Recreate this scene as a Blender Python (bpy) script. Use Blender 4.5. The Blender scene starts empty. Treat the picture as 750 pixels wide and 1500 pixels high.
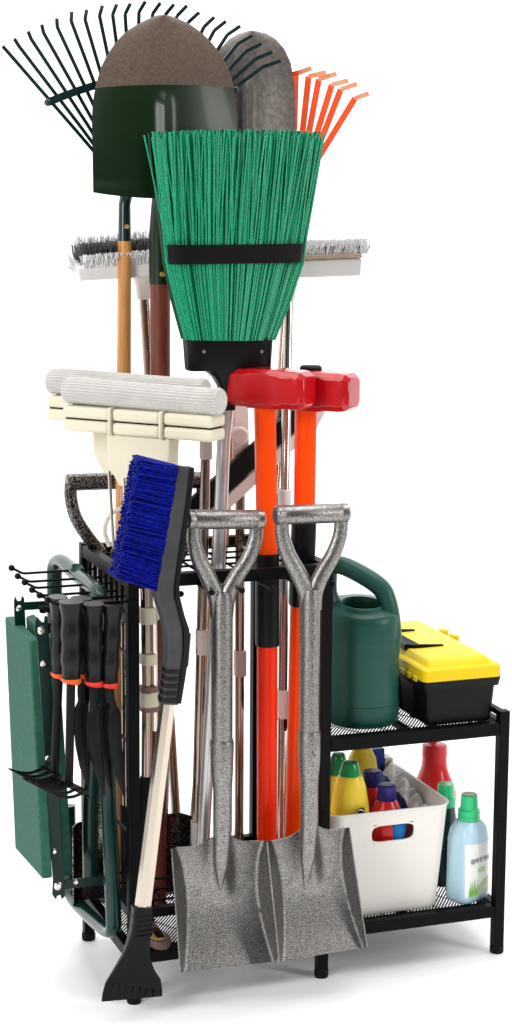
import bpy, bmesh, math, random
from mathutils import Vector as V, Matrix
random.seed(7)
sc = bpy.context.scene
col = sc.collection
R = math.radians
pi = math.pi

# ------------------------------------------------------------------ camera
F, PIT, YAW, ROLL = 2909.17, R(9.6752), R(19.788), R(.3486)
_fh = V((math.sin(YAW), math.cos(YAW), 0)); _r = V((math.cos(YAW), -math.sin(YAW), 0)); _z = V((0, 0, 1))
FW = _fh*math.cos(PIT) - _z*math.sin(PIT); _u = _fh*math.sin(PIT) + _z*math.cos(PIT)
RT = _r*math.cos(ROLL) + _u*math.sin(ROLL); UPV = _u*math.cos(ROLL) - _r*math.sin(ROLL)
CAM = V((-1.23115, -3.06874, 1.39040))
cd = bpy.data.cameras.new('camera'); cam = bpy.data.objects.new('camera', cd); col.objects.link(cam)
cd.sensor_fit = 'VERTICAL'; cd.sensor_height = 36; cd.lens = F/1500*36
cd.clip_start = .05; cd.clip_end = 200
M = Matrix((RT, UPV, -FW)).transposed().to_4x4(); M.translation = CAM
cam.matrix_world = M
sc.camera = cam

# ------------------------------------------------------------------ studio light
w = bpy.data.worlds.new('World'); sc.world = w; w.use_nodes = True
nt = w.node_tree; bg = nt.nodes['Background']
tc = nt.nodes.new('ShaderNodeTexCoord'); sx = nt.nodes.new('ShaderNodeSeparateXYZ')
cr = nt.nodes.new('ShaderNodeValToRGB'); mr = nt.nodes.new('ShaderNodeMapRange')
nt.links.new(tc.outputs['Generated'], sx.inputs[0]); nt.links.new(sx.outputs['Y'], mr.inputs[0])
mr.inputs[1].default_value = -1; mr.inputs[2].default_value = 1
nt.links.new(mr.outputs[0], cr.inputs[0]); nt.links.new(cr.outputs[0], bg.inputs[0])
e = cr.color_ramp.elements                      # dark studio behind the camera, white cyclorama behind the rack
e[0].position = .30; e[0].color = (.10, .10, .105, 1); e[1].position = .66; e[1].color = (1, 1, 1, 1)
bg.inputs[1].default_value = 1.7
def area(name, loc, tgt, sx_, sy_, power, c=(1, 1, 1)):
    d = bpy.data.lights.new(name, 'AREA'); d.shape = 'RECTANGLE'; d.size = sx_; d.size_y = sy_
    d.energy = power; d.color = c
    o = bpy.data.objects.new(name, d); col.objects.link(o); o.location = loc
    o.rotation_euler = (V(tgt)-V(loc)).to_track_quat('-Z', 'Y').to_euler()
area('softbox_top', (.1, .2, 3.6), (0, .1, 0), 3.4, 3.0, 115)
area('softbox_left', (-3.0, -2.0, 2.1), (0, .1, .8), 1.1, 1.9, 92, (1, .985, .96))
area('softbox_right', (2.6, -2.6, 1.9), (.1, 0, .7), .8, 1.9, 58, (1, .98, .95))
sc.view_settings.view_transform = 'Standard'; sc.view_settings.look = 'None'
sc.view_settings.exposure = 0; sc.view_settings.gamma = 1
sc.render.engine = 'CYCLES'
sc.cycles.max_bounces = 8; sc.cycles.transparent_max_bounces = 8

# ------------------------------------------------------------------ helpers: survey points of the photograph -> metres
def _ray(u, v): return (u-375)/F*RT + (750-v)/F*UPV + FW
def P(u, v, Y): q = _ray(u, v); return CAM + q*((Y-CAM.y)/q.y)
def PX(u, v, X): q = _ray(u, v); return CAM + q*((X-CAM.x)/q.x)
def PZ(u, v, Z): q = _ray(u, v); return CAM + q*((Z-CAM.z)/q.z)
def S(p): return (p-CAM).dot(FW)/F

# ------------------------------------------------------------------ materials
def mat(name, c, rough=.5, metal=0, var=0, vs=20, bump=0, bs=60, stretch=None, c2=None, spec=.28, coat=0, ramp=(.3, .7), detail=4, alpha=0, trans=0, rvar=0):
    m = bpy.data.materials.new(name); m.use_nodes = True; n = m.node_tree.nodes; l = m.node_tree.links
    b = n['Principled BSDF']
    b.inputs['Base Color'].default_value = (*c, 1); b.inputs['Roughness'].default_value = rough
    b.inputs['Metallic'].default_value = metal; b.inputs['Specular IOR Level'].default_value = spec
    b.inputs['Coat Weight'].default_value = coat; b.inputs['Coat Roughness'].default_value = .08
    b.inputs['Transmission Weight'].default_value = trans
    t = n.new('ShaderNodeTexCoord'); mp = n.new('ShaderNodeMapping'); l.new(t.outputs['Object'], mp.inputs[0])
    if stretch: mp.inputs['Scale'].default_value = stretch
    if c2 is None: c2 = tuple(max(0, x*(1-var)) for x in c)
    if var or c2:
        z = n.new('ShaderNodeTexNoise'); z.inputs['Scale'].default_value = vs; z.inputs['Detail'].default_value = detail
        l.new(mp.outputs[0], z.inputs[0])
        r = n.new('ShaderNodeValToRGB'); r.color_ramp.elements[0].position = ramp[0]; r.color_ramp.elements[1].position = ramp[1]
        r.color_ramp.elements[0].color = (*c2, 1); r.color_ramp.elements[1].color = (*c, 1)
        l.new(z.outputs[0], r.inputs[0]); l.new(r.outputs[0], b.inputs['Base Color'])
        if rvar:
            k = n.new('ShaderNodeMapRange'); k.inputs[3].default_value = rough-rvar; k.inputs[4].default_value = rough+rvar
            l.new(z.outputs[0], k.inputs[0]); l.new(k.outputs[0], b.inputs['Roughness'])
    if bump:
        z2 = n.new('ShaderNodeTexNoise'); z2.inputs['Scale'].default_value = bs; z2.inputs['Detail'].default_value = 3
        l.new(mp.outputs[0], z2.inputs[0])
        q = n.new('ShaderNodeBump'); q.inputs['Strength'].default_value = bump; q.inputs['Distance'].default_value = .002
        l.new(z2.outputs[0], q.inputs['Height']); l.new(q.outputs[0], b.inputs['Normal'])
    return m
def hammertone(name, dark, light, lo, hi, scale=330):
    m = mat(name, light, .28, .97, c2=dark, vs=scale, ramp=(lo, hi), detail=1.5, bump=.3, bs=scale)
    return m
def woven(name, c, c2, sc_):
    m = mat(name, c, .75); n = m.node_tree.nodes; l = m.node_tree.links; b = n['Principled BSDF']
    t = n.new('ShaderNodeTexCoord'); mp = n.new('ShaderNodeMapping'); mp.inputs['Rotation'].default_value = (R(45), 0, 0)
    mp.inputs['Scale'].default_value = (sc_,)*3
    l.new(t.outputs['Object'], mp.inputs[0]); ck = n.new('ShaderNodeTexVoronoi'); ck.inputs['Randomness'].default_value = .15
    ck.inputs['Scale'].default_value = 1
    l.new(mp.outputs[0], ck.inputs[0]); r = n.new('ShaderNodeValToRGB'); r.color_ramp.elements[0].position = .25; r.color_ramp.elements[1].position = .6
    r.color_ramp.elements[0].color = (*c, 1); r.color_ramp.elements[1].color = (*c2, 1)
    l.new(ck.outputs['Distance'], r.inputs[0]); l.new(r.outputs[0], b.inputs['Base Color'])
    q = n.new('ShaderNodeBump'); q.inputs['Strength'].default_value = .7; q.inputs['Distance'].default_value = .002; q.invert = True
    l.new(ck.outputs['Distance'], q.inputs['Height']); l.new(q.outputs[0], b.inputs['Normal'])
    return m
K = {}
K['rack'] = mat('black_powder_coat', (.0030, .0026, .0029), .45, spec=.09, var=.3, vs=30, bump=.12, bs=500)
K['rubber'] = mat('black_rubber', (.004, .004, .0043), .55, spec=.12, var=.3, vs=40, bump=.12, bs=300)
K['plastic_black'] = mat('black_plastic', (.0040, .0038, .0040), .36, spec=.15, var=.25, vs=25, bump=.06, bs=300)
K['grip_black'] = mat('grip_black', (.0055, .005, .0054), .34, spec=.24, var=.25, vs=25, bump=.15, bs=400)
K['grey_plastic'] = mat('dark_grey_plastic', (.048, .047, .050), .5, var=.35, vs=30, bump=.2, bs=500)
K['ham_grey'] = hammertone('grey_hammertone', (.060, .057, .055), (.40, .385, .37), .34, .64, 700)
K['ham_black'] = hammertone('black_hammertone', (.010, .009, .009), (.30, .28, .265), .42, .64, 420)
K['shovel_green'] = mat('dark_green_enamel', (.0035, .017, .0035), .33, var=.35, vs=8, coat=.1, bump=.04, bs=25)
K['steel_raw'] = mat('brown_raw_steel', (.105, .072, .052), .6, .2, c2=(.062, .042, .031), vs=190, bump=.3, bs=350, detail=8)
K['steel_grey'] = mat('mottled_grey_steel', (.135, .118, .106), .40, .5, c2=(.075, .065, .058), vs=110, bump=.25, bs=260, detail=9)
K['teal_dark'] = mat('dark_teal_enamel', (.004, .022, .022), .25, var=.3, vs=20, coat=.4)
K['kneeler_metal'] = mat('green_painted_tube', (.001, .032, .026), .24, var=.25, vs=15, coat=.2, bump=.03, bs=60)
K['kneeler_dark'] = mat('dark_green_flat_bar', (.002, .020, .017), .35, var=.25, vs=30)
K['pad'] = woven('green_foam_weave', (.024, .140, .094), (.009, .066, .045), 150)
K['pad_edge'] = mat('green_foam_edge', (.022, .115, .078), .75, var=.3, vs=60, bump=.3, bs=300)
K['wood'] = mat('varnished_ash', (.62, .31, .10), .35, c2=(.45, .19, .05), vs=14, stretch=(6, 6, .6), coat=.3, bump=.08, bs=80)
K['wood_brown'] = mat('reddish_brown_wood', (.19, .045, .022), .42, c2=(.11, .022, .012), vs=18, stretch=(5, 5, .6), bump=.12, bs=120, coat=.2)
K['chrome'] = mat('brushed_steel_tube', (.66, .60, .55), .14, 1, var=.04, vs=10, stretch=(8, 8, .2))
K['chrome_warm'] = mat('bronze_steel_tube', (.36, .27, .22), .15, 1, var=.05, vs=10, stretch=(8, 8, .2))
K['alu'] = mat('satin_aluminium', (.62, .61, .60), .32, .9, var=.08, vs=10, stretch=(8, 8, .2))
K['champagne'] = mat('champagne_aluminium', (.56, .49, .42), .26, 1, var=.05, vs=12, stretch=(8, 8, .3))
K['cream'] = mat('cream_plastic', (.66, .605, .47), .4, var=.05, vs=12)
K['white_plastic'] = mat('white_plastic', (.78, .77, .76), .4, var=.05, vs=12)
K['pinkwhite'] = mat('pinkish_white_plastic', (.70, .58, .54), .42, var=.06, vs=12)
K['mauve'] = mat('dusty_mauve_plastic', (.20, .115, .11), .45, var=.15, vs=20)
K['sponge'] = mat('pva_sponge', (.55, .535, .51), .9, var=.14, vs=40, bump=.35, bs=260)
K['broom_green'] = mat('green_bristle', (.002, .33, .155), .4, c2=(.001, .15, .068), vs=520, detail=2, ramp=(.36, .58))
K['broom_shade'] = mat('shaded_green_bristle', (.001, .050, .026), .5, var=.3, vs=90)  # broom green darkened: shade between the strands is put into the colour
K['blue'] = mat('royal_blue_bristle', (.002, .009, .30), .42, spec=.12, c2=(.001, .003, .09), vs=120, detail=2)
K['bristle_white'] = mat('white_bristle', (.80, .80, .80), .5, var=.1, vs=80)
K['bristle_grey'] = mat('dark_grey_bristle', (.13, .13, .13), .55, var=.5, vs=150)
K['red'] = mat('red_enamel', (.48, .004, .007), .22, var=.3, vs=18, coat=.5, bump=.05, bs=60)
K['orange'] = mat('orange_fibreglass', (.98, .070, .0), .36, spec=.12, var=.1, vs=15, coat=.15)
K['orange_red'] = mat('red_orange_fibreglass', (.98, .028, .0), .36, spec=.10, var=.1, vs=15, coat=.15)
K['collar_orange'] = mat('orange_collar', (.72, .09, .012), .42, var=.1)
K['collar_red'] = mat('coral_collar', (.66, .035, .02), .42, var=.1)
K['tine_tip'] = mat('pale_tine_tip', (.85, .36, .20), .5, var=.2, vs=60)
K['orange_rake'] = mat('orange_painted_tine', (.90, .085, .012), .4, var=.15, vs=40)
K['can'] = mat('bottle_green_plastic', (.013, .085, .066), .38, c2=(.009, .062, .048), vs=7, bump=.05, bs=40, rvar=.08)
K['can_shade'] = mat('green_plastic_shaded', (.002, .020, .010), .5)  # can plastic darkened: shade inside the opening is put into the colour
K['yellow'] = mat('yellow_plastic', (.72, .53, .003), .40, var=.06, vs=12, bump=.05, bs=300)
K['bottle_yellow'] = mat('yellow_bottle', (.90, .66, .05), .3, var=.05, vs=10)
K['cap_green'] = mat('green_cap', (.01, .26, .07), .22, var=.15, vs=20, coat=.3)
K['cap_mint'] = mat('mint_green_cap', (.02, .52, .20), .25, var=.1, vs=20, coat=.3)
K['cap_mint_dark'] = mat('olive_cap_top', (.10, .20, .08), .3, var=.3, vs=60)
K['bottle_red'] = mat('red_bottle', (.62, .01, .015), .3, var=.1, vs=12, coat=.2)
K['cap_blue'] = mat('navy_cap', (.025, .022, .20), .35, var=.2, vs=30)
K['blue_box'] = mat('blue_plastic', (.01, .05, .33), .4, var=.1, vs=20)
K['bottle_sky'] = mat('pale_blue_bottle', (.46, .68, .80), .25, var=.06, vs=8, coat=.2)
K['label'] = mat('label_paper', (.80, .82, .80), .45, var=.03, vs=30)
K['label_green'] = mat('label_leaf_green', (.30, .58, .10), .5, c2=(.12, .36, .03), vs=90)
K['label_pale'] = mat('label_pale_green', (.52, .66, .38), .5, var=.15, vs=60)
K['ink'] = mat('label_ink', (.03, .035, .10), .6)
K['bin'] = mat('ivory_plastic', (.76, .74, .69), .45, var=.03, vs=8, bump=.03, bs=200)
K['silver_pack'] = mat('silver_white_film', (.90, .89, .88), .35, .1, c2=(.68, .66, .65), vs=28, bump=.5, bs=40)
K['blue_mesh'] = woven('blue_net', (.02, .26, .62), (.01, .10, .36), 330)
K['zinc'] = mat('zinc_rivet', (.68, .67, .65), .25, 1, var=.1, vs=60)
K['gold'] = mat('gold_bristle_brush', (.52, .37, .10), .4, .2, c2=(.34, .22, .05), vs=60)
K['floor'] = mat('white_studio_floor', (.90, .90, .90), .5, var=.015, vs=2, spec=.3)
K['black_gloss'] = mat('black_band', (.003, .003, .003), .5, spec=.12)
K['tan'] = mat('tan_strip', (.36, .27, .19), .5, var=.15, vs=50)
K['pale_grey'] = mat('pale_grey_plastic', (.60, .59, .57), .4, var=.08, vs=15)

# ------------------------------------------------------------------ mesh builder
def perp(d):
    a = V((0, 0, 1)) if abs(d.z) < .9 else V((1, 0, 0))
    x = d.cross(a).normalized(); return x, d.cross(x).normalized()
class B:
    def __init__(s): s.b = bmesh.new(); s.mi = 0
    def face(s, vs):
        try: f = s.b.faces.new(vs); f.material_index = s.mi; return f
        except ValueError: return None
    def loft(s, rings, cap=True, closed=False):
        vr = [[s.b.verts.new(p) for p in r] for r in rings]; n = len(vr[0]); m = len(vr)
        for i in range(m if closed else m-1):
            a, c = vr[i], vr[(i+1) % m]
            for j in range(n): s.face((a[j], a[(j+1) % n], c[(j+1) % n], c[j]))
        if cap and not closed: s.face(vr[0][::-1]); s.face(vr[-1])
        return s
    def tube(s, pts, r, seg=12, sq=1, cap=True):
        pts = [V(p) for p in pts]; n = len(pts); rs = r if isinstance(r, (list, tuple)) else [r]*n
        rings = []; x = None
        for i, p in enumerate(pts):
            d = (pts[min(i+1, n-1)]-pts[max(i-1, 0)]).normalized()
            if x is None: x, y = perp(d)
            else: x = (x-d*x.dot(d)).normalized(); y = d.cross(x)
            rings.append([p+x*(rs[i]*math.cos(2*pi*k/seg))+y*(rs[i]*sq*math.sin(2*pi*k/seg)) for k in range(seg)])
        return s.loft(rings, cap)
    def box(s, lo, hi):
        x0, y0, z0 = lo; x1, y1, z1 = hi
        return s.loft([[V((x0, y0, z)), V((x1, y0, z)), V((x1, y1, z)), V((x0, y1, z))] for z in (z0, z1)])
    def bar(s, a, b_, w_, h_, side=None):
        a, b_ = V(a), V(b_); d = (b_-a).normalized()
        x = perp(d)[0] if side is None else (V(side)-d*V(side).dot(d)).normalized(); y = d.cross(x)
        q = [(-1, -1), (1, -1), (1, 1), (-1, 1)]
        return s.loft([[p+x*(w_/2*i)+y*(h_/2*j) for i, j in q] for p in (a, b_)])
    def prism(s, pts, dv):
        dv = V(dv); return s.loft([[V(p) for p in pts], [V(p)+dv for p in pts]])
    def lathe(s, o, prof, seg=24, ax=(0, 0, 1), cap=True):
        o = V(o); ax = V(ax).normalized(); x, y = perp(ax)
        return s.loft([[o+ax*t+x*(r*math.cos(2*pi*k/seg))+y*(r*math.sin(2*pi*k/seg)) for k in range(seg)] for t, r in prof], cap)
    def ball(s, o, r, seg=10):
        return s.lathe(o, [(-r*math.cos(pi*k/6), max(r*math.sin(pi*k/6), r*.02)) for k in range(7)], seg)
    def sheet(s, fn, nu, nv, th, mi=None):
        def g(dz):
            return [[fn(i/nu*2-1, j/nv) for i in range(nu+1)] for j in range(nv+1)]
        A = g(0)
        def nrm(i, j):
            a = A[j][min(i+1, nu)]-A[j][max(i-1, 0)]; b_ = A[min(j+1, nv)][i]-A[max(j-1, 0)][i]
            n_ = a.cross(b_); return n_.normalized() if n_.length > 1e-12 else V((0, 1, 0))
        Bk = [[A[j][i]+nrm(i, j)*th for i in range(nu+1)] for j in range(nv+1)]
        va = [[s.b.verts.new(p) for p in r] for r in A]; vb = [[s.b.verts.new(p) for p in r] for r in Bk]
        for j in range(nv):
            if mi: s.mi = mi(j/nv)
            for i in range(nu):
                s.face((va[j][i], va[j+1][i], va[j+1][i+1], va[j][i+1])); s.face((vb[j][i], vb[j][i+1], vb[j+1][i+1], vb[j+1][i]))
            s.face((va[j][0], vb[j][0], vb[j+1][0], va[j+1][0])); s.face((va[j][nu], va[j+1][nu], vb[j+1][nu], vb[j][nu]))
        for i in range(nu):
            if mi: s.mi = mi(0)
            s.face((va[0][i], va[0][i+1], vb[0][i+1], vb[0][i]))
            if mi: s.mi = mi(1)
            s.face((va[nv][i], vb[nv][i], vb[nv][i+1], va[nv][i+1]))
        return s
    def pxloft(s, st, n=24, e=2.0):
        """stations (u, v, half width px, half depth m, Y); section grows square with e"""
        C = [P(q[0], q[1], q[4]) for q in st]; rings = []
        for i, q in enumerate(st):
            d = (C[min(i+1, len(C)-1)]-C[max(i-1, 0)]).normalized()
            lat = d.cross(V((0, 1, 0))).normalized(); dep = lat.cross(d).normalized()
            hw = q[2]*S(C[i]); rg = []
            for k in range(n):
                c, t = math.cos(2*pi*k/n), math.sin(2*pi*k/n)
                rg.append(C[i]+lat*(hw*math.copysign(abs(c)**(2/e), c))+dep*(q[3]*math.copysign(abs(t)**(2/e), t)))
            rings.append(rg)
        return s.loft(rings)
    def vloft(s, cx, cy, st, n=32, e=2.0, rot=0, cap=True):
        """upright body: stations (z, rx, ry)"""
        rings = []; ca, sa = math.cos(rot), math.sin(rot)
        for q in st:
            ee = q[3] if len(q) > 3 else e; rg = []
            for k in range(n):
                c, t = math.cos(2*pi*k/n), math.sin(2*pi*k/n)
                x = q[1]*math.copysign(abs(c)**(2/ee), c); y = q[2]*math.copysign(abs(t)**(2/ee), t)
                rg.append(V((cx+x*ca-y*sa, cy+x*sa+y*ca, q[0])))
            rings.append(rg)
        return s.loft(rings, cap)
    def rrect(s, zs, n=8):
        """stack of rounded rectangles: (z, x0, x1, y0, y1, corner radius)"""
        rings = []
        for z, x0, x1, y0, y1, r_ in zs:
            rg = []
            for cx_, cy_, a0 in ((x1-r_, y1-r_, 0), (x0+r_, y1-r_, 90), (x0+r_, y0+r_, 180), (x1-r_, y0+r_, 270)):
                for k in range(n+1): a = R(a0+90*k/n); rg.append(V((cx_+r_*math.cos(a), cy_+r_*math.sin(a), z)))
            rings.append(rg)
        return s.loft(rings)
    def strand(s, a, b_, r, mid=None):
        s.tube([a, mid, b_] if mid is not None else [a, b_], r, 4)

def sharp(me, ang=35):
    bm = bmesh.new(); bm.from_mesh(me)
    for f in bm.faces: f.smooth = True
    for ed in bm.edges:
        if len(ed.link_faces) == 2 and ed.calc_face_angle(0) > R(ang): ed.smooth = False
    bm.to_mesh(me); bm.free()
class T:
    """a thing: an Empty at its base that carries label, category and group"""
    def __init__(s, name, label, cat, base, group=None, kind=None):
        o = bpy.data.objects.new(name, None); col.objects.link(o); o.location = base; o.empty_display_size = .05
        o['label'] = label; o['category'] = cat
        if group: o['group'] = group
        s.o = o; s.base = V(base)
    def part(s, name, b, m, parent=None, bev=0, ang=35, label=None, seg=2):
        return make(name, b, m, parent or s.o, s.base, bev, ang, label, seg)
def make(name, b, m, parent=None, base=V((0, 0, 0)), bev=0, ang=35, label=None, seg=2):
    bmesh.ops.recalc_face_normals(b.b, faces=b.b.faces)
    for v in b.b.verts: v.co -= base
    me = bpy.data.meshes.new(name); b.b.to_mesh(me); b.b.free(); sharp(me, ang)
    for x in (m if isinstance(m, (list, tuple)) else [m]): me.materials.append(K[x])
    o = bpy.data.objects.new(name, me); col.objects.link(o)
    if parent: o.parent = parent
    else: o.location = base
    if bev:
        d = o.modifiers.new('bevel', 'BEVEL'); d.width = bev; d.segments = seg; d.limit_method = 'ANGLE'; d.angle_limit = R(40); d.harden_normals = False
    if label: o['label'] = label
    return o
def tag(o, label, cat, group=None):
    o['label'] = label; o['category'] = cat
    if group: o['group'] = group
def drop(a, b_, z=.088):
    """carry the line a->b on down to the shelf at height z"""
    d = b_-a; return a+d*((z-a.z)/d.z)
def lerp(a, b_, t): return a+(b_-a)*t
def curve(pts, n=8):
    """smooth Catmull-Rom path through the points"""
    out = []; p = [pts[0]]+list(pts)+[pts[-1]]
    for i in range(1, len(p)-2):
        for k in range(n):
            t = k/n; a, b_, c, d = p[i-1], p[i], p[i+1], p[i+2]
            out.append(.5*((2*b_)+(c-a)*t+(2*a-5*b_+4*c-d)*t*t+(3*b_-a-3*c+d)*t**3))
    out.append(pts[-1]); return out

# ------------------------------------------------------------------ the setting
fl = B(); fl.loft([[V((3.6*math.cos(2*pi*k/96), .3+3.6*math.sin(2*pi*k/96), z)) for k in range(96)] for z in (-.02, 0)])
o = make('floor', fl, 'floor'); o['kind'] = 'structure'

# ------------------------------------------------------------------ the rack
W, D = .342, .298
H = .0095                                       # half of a tube
rk = T('tool_rack', 'black steel rack with a tall tower and a lower two tier shelf', 'tool rack', (0, .15, 0))
posts = [(-W, 0, .742), (-W, D, .742), (0, 0, .742), (-.016, D+.004, .742), (W, 0, .453), (W, D, .453)]
for x, y, h in posts:
    p = rk.part('post', B().box((x-H, y-H, .012), (x+H, y+H, h)), 'rack', bev=.0012)
    rk.part('foot_cap', B().lathe((x, y, 0), [(0, .0115), (.003, .0128), (.012, .0128), (.015, .0105), (.017, .0105)], 20), 'rubber', p)
def xrail(x0, x1, y, z0, z1, th=.017, name='rail'):
    rk.part(name, B().box((x0+H+.0005, y-th/2, z0), (x1-H-.0005, y+th/2, z1)), 'rack', bev=.001)
def yrail(x, y0, y1, z0, z1, th=.017, name='rail'):
    rk.part(name, B().box((x-th/2, y0+H+.0005, z0), (x+th/2, y1-H-.0005, z1)), 'rack', bev=.001)
ZB0, ZB1 = .070, .0915
for x0, x1 in ((-W, 0), (0, W)):
    xrail(x0, x1, 0, ZB0, ZB1); xrail(x0, x1, D, ZB0, ZB1)
for x in (-W, 0, W): yrail(x, 0, D, ZB0, ZB1)
for y in (0, D): xrail(-W, 0, y, .7185, .7395)
for x in (-W, 0): yrail(x, 0, D, .7185, .7395)
for y in (0, D): xrail(0, W, y, .409, .432)
for x in (0, W): yrail(x, 0, D, .409, .432)
yrail(W, 0, D, .441, .4515, .012)
for y in (0, D): xrail(-W, 0, y, .150, .166)
for x in (-W, 0): yrail(x, 0, D, .150, .166)
yrail(-W, 0, D, .655, .672, .010)
sp = B()
for k in range(8):
    y = .03+k*.034; sp.box((-W-.003, y-.006, .6715), (-W+.003, y+.006, .719))
rk.part('slotted_panel', sp, 'rack', bev=.0008)
for z in (.29, .45, .60):
    rk.part('side_rod', B().tube([(-W, .006, z), (-W, D-.006, z)], .0028, 8), 'rack')
def grid(z, name):
    g = B()
    for k in range(1, 6): g.tube([(-W+.006, k*D/6, z), (-.006, k*D/6, z)], .0022, 8)
    for k in range(1, 5): g.tube([(-W+k*W/5, .006, z-.004), (-W+k*W/5, D-.006, z-.004)], .0022, 8)
    rk.part(name, g, 'rack')
grid(.729, 'wire_grid'); grid(.158, 'wire_grid')
def mesh_shelf(x0, x1, z):
    y0, y1 = .010, D-.010; m = B(); x0 += .0105; x1 -= .0105
    def line(ang, pitch, wd, th, zz):
        d = V((math.cos(ang), math.sin(ang), 0)); n = V((-d.y, d.x, 0)); c = V(((x0+x1)/2, (y0+y1)/2, 0))
        k = -80
        while k < 80:
            o_ = c+n*(k*pitch); ts = []
            for (lo, hi, i) in ((x0, x1, 0), (y0, y1, 1)):
                t0, t1 = (lo-o_[i])/d[i], (hi-o_[i])/d[i]; ts.append((min(t0, t1), max(t0, t1)))
            a, b_ = max(t[0] for t in ts), min(t[1] for t in ts)
            if b_-a > .004:
                p, q = o_+d*a, o_+d*b_; p.z = q.z = zz; m.bar(p, q, wd, th, n)
            k += 1
    line(R(55), .0052, .0024, .0016, z); line(R(-62), .047, .0012, .0012, z-.0008)
    rk.part('mesh_shelf', m, 'rack')
    rk.part('mesh_stiffener', B().box(((x0+x1)/2-.006, y0, z-.012), ((x0+x1)/2+.006, y1, z-.0025)), 'rack')
    rk.part('mesh_stiffener', B().box((x0, y0, z-.003), (x1, y0+.016, z-.0012)), 'rack')
mesh_shelf(-W, 0, .0885); mesh_shelf(0, W, .0885); mesh_shelf(0, W, .4295)
for (u, v) in ((265, 870), (310, 868), (354.7, 865), (399, 863), (443, 859.5), (487, 855)):   # hooks on the front rail
    p = P(u, v, -.075); h = B().tube([(p.x, -.004, p.z-.001), (p.x, -.055, p.z-.001), p], .0022, 8); h.ball(p, .0052)
    rk.part('hook', h, 'rack')
for k, (u, v) in enumerate(((17, 832), (26, 844), (36, 853), (47, 864), (58, 872), (70, 879))):   # long hooks on the left side
    y = .225-k*.047; p = P(u, v, y); z = p.z-.011
    h = B().tube([(-W-.002, y, z), (p.x+.024, y, z), (p.x+.018, y, z+.001), p], .0022, 8); h.ball(p, .0056)
    rk.part('hook', h, 'rack')
for x, y, z in ((-W, 0, .27), (0, 0, .30), (0, 0, .055), (W, 0, .25)):
    rk.part('bolt', B().lathe((x, y-H-.0015, z), [(0, .0025), (.0016, .0032)], 12, (0, 1, 0)), 'rack')

# ------------------------------------------------------------------ two grey snow shovels hanging in front
def snow_shovel(label, blade, socket_tip, grip, arms, shaft, joint, Y, hw):
    bx = sum((P(*q, Y) for q in blade), V())/4; base = V((bx.x, Y, min(P(*q, Y).z for q in blade)))
    t = T('snow_shovel', label, 'shovel', base, 'grey shovels hanging on the front rail')
    def f(s, k):
        a = (s+1)/2; TL, TR, BL, BR = blade; q = [(TL[i]*(1-a)+TR[i]*a)*(1-k)+(BL[i]*(1-a)+BR[i]*a)*k for i in (0, 1)]
        cr_ = 1-.06-.24*math.sin(pi*min(1, k**.75))**.8 if s > 0 else 1-.05-.17*math.sin(pi*min(1, k**.75))**.8
        w_ = max(0, abs(s)-cr_)/(1-cr_)
        rib = math.exp(-abs((s-.02)/.16)**2.2)*max(0, 1-k*2.1)
        dish = .020*math.sin(pi*k**.8)-.014*k*k
        p = P(q[0], q[1], Y-(.012+.024*math.sin(pi*k**.75))*w_ - (.020+.014*min(1, k*4))*rib + dish)
        p.z += .020*math.exp(-((s-.03)/.30)**2)*max(0, 1-k*4)
        return p
    t.part('blade', B().sheet(f, 50, 30, .0022), 'ham_grey', ang=60)
    u0, v0 = shaft[0]; u1, v1 = shaft[1]; uj, vj = joint
    t.part('shaft', B().pxloft([(u0, v0-6, hw*.85, .017, Y-.012), (u0, v0+8, hw, .019, Y-.012), (uj, vj, hw*.97, .0185, Y-.012)], 24), 'ham_grey')
    um, vm = u1, v1
    st = [(uj, vj-3, hw*1.04, .020, Y-.012), (uj, vj+2, hw*1.1, .021, Y-.012), (uj, vj+45, hw*1.02, .020, Y-.012), (um, vm-60, hw*.86, .017, Y-.012), (um, vm, hw*.86, .015, Y-.012),
          (um-2, vm+50, hw*.74, .010, Y-.016), (socket_tip[0], socket_tip[1], 2, .003, Y-.006)]
    t.part('socket', B().pxloft(st, 24), 'ham_grey')
    g0, g1 = P(*grip[0], Y-.012), P(*grip[1], Y-.012); d = (g1-g0).normalized(); rr = 14.5*S(g0); L = (g1-g0).length
    t.part('grip', B().lathe(g0, [(0, rr*.8), (.003, rr), (.012, rr), (.0135, rr*.94), (.015, rr), (L-.015, rr), (L-.0135, rr*.94), (L-.012, rr), (L-.003, rr), (L, rr*.8)], 28, d), 'ham_grey')
    for a in arms:
        pts = curve([P(x, y, Y-.012) for x, y in a], 6)
        t.part('arm', B().tube(pts, [.0086+.003*(i/(len(pts)-1)) for i in range(len(pts))], 14, 1.35), 'ham_grey')
    return t
snow_shovel('grey hammertone shovel with its D handle just left of the front red hammer handle',
            [(252, 1243), (393, 1231), (265, 1425), (406, 1408)], (323, 1302), [(273, 761), (386, 761)],
            [[(284, 764), (284, 790), (291, 818), (306, 848), (317, 874), (321, 902)], [(376, 764), (374, 790), (364, 818), (346, 846), (333, 872), (328, 902)]],
            [(325, 872), (326, 1215)], (325, 1086), -.046, 16.2)
snow_shovel('grey hammertone shovel hanging beside the middle post, its blade in front of the white bin',
            [(392, 1233), (511, 1212), (410, 1409), (537, 1387)], (447, 1302), [(403, 755), (510, 751)],
            [[(413, 760), (414, 785), (422, 812), (438, 842), (449, 868), (452, 892)], [(500, 758), (498, 784), (488, 812), (472, 840), (461, 866), (458, 892)]],
            [(454, 868), (453, 1205)], (453, 1073), -.072, 15.2)

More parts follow.
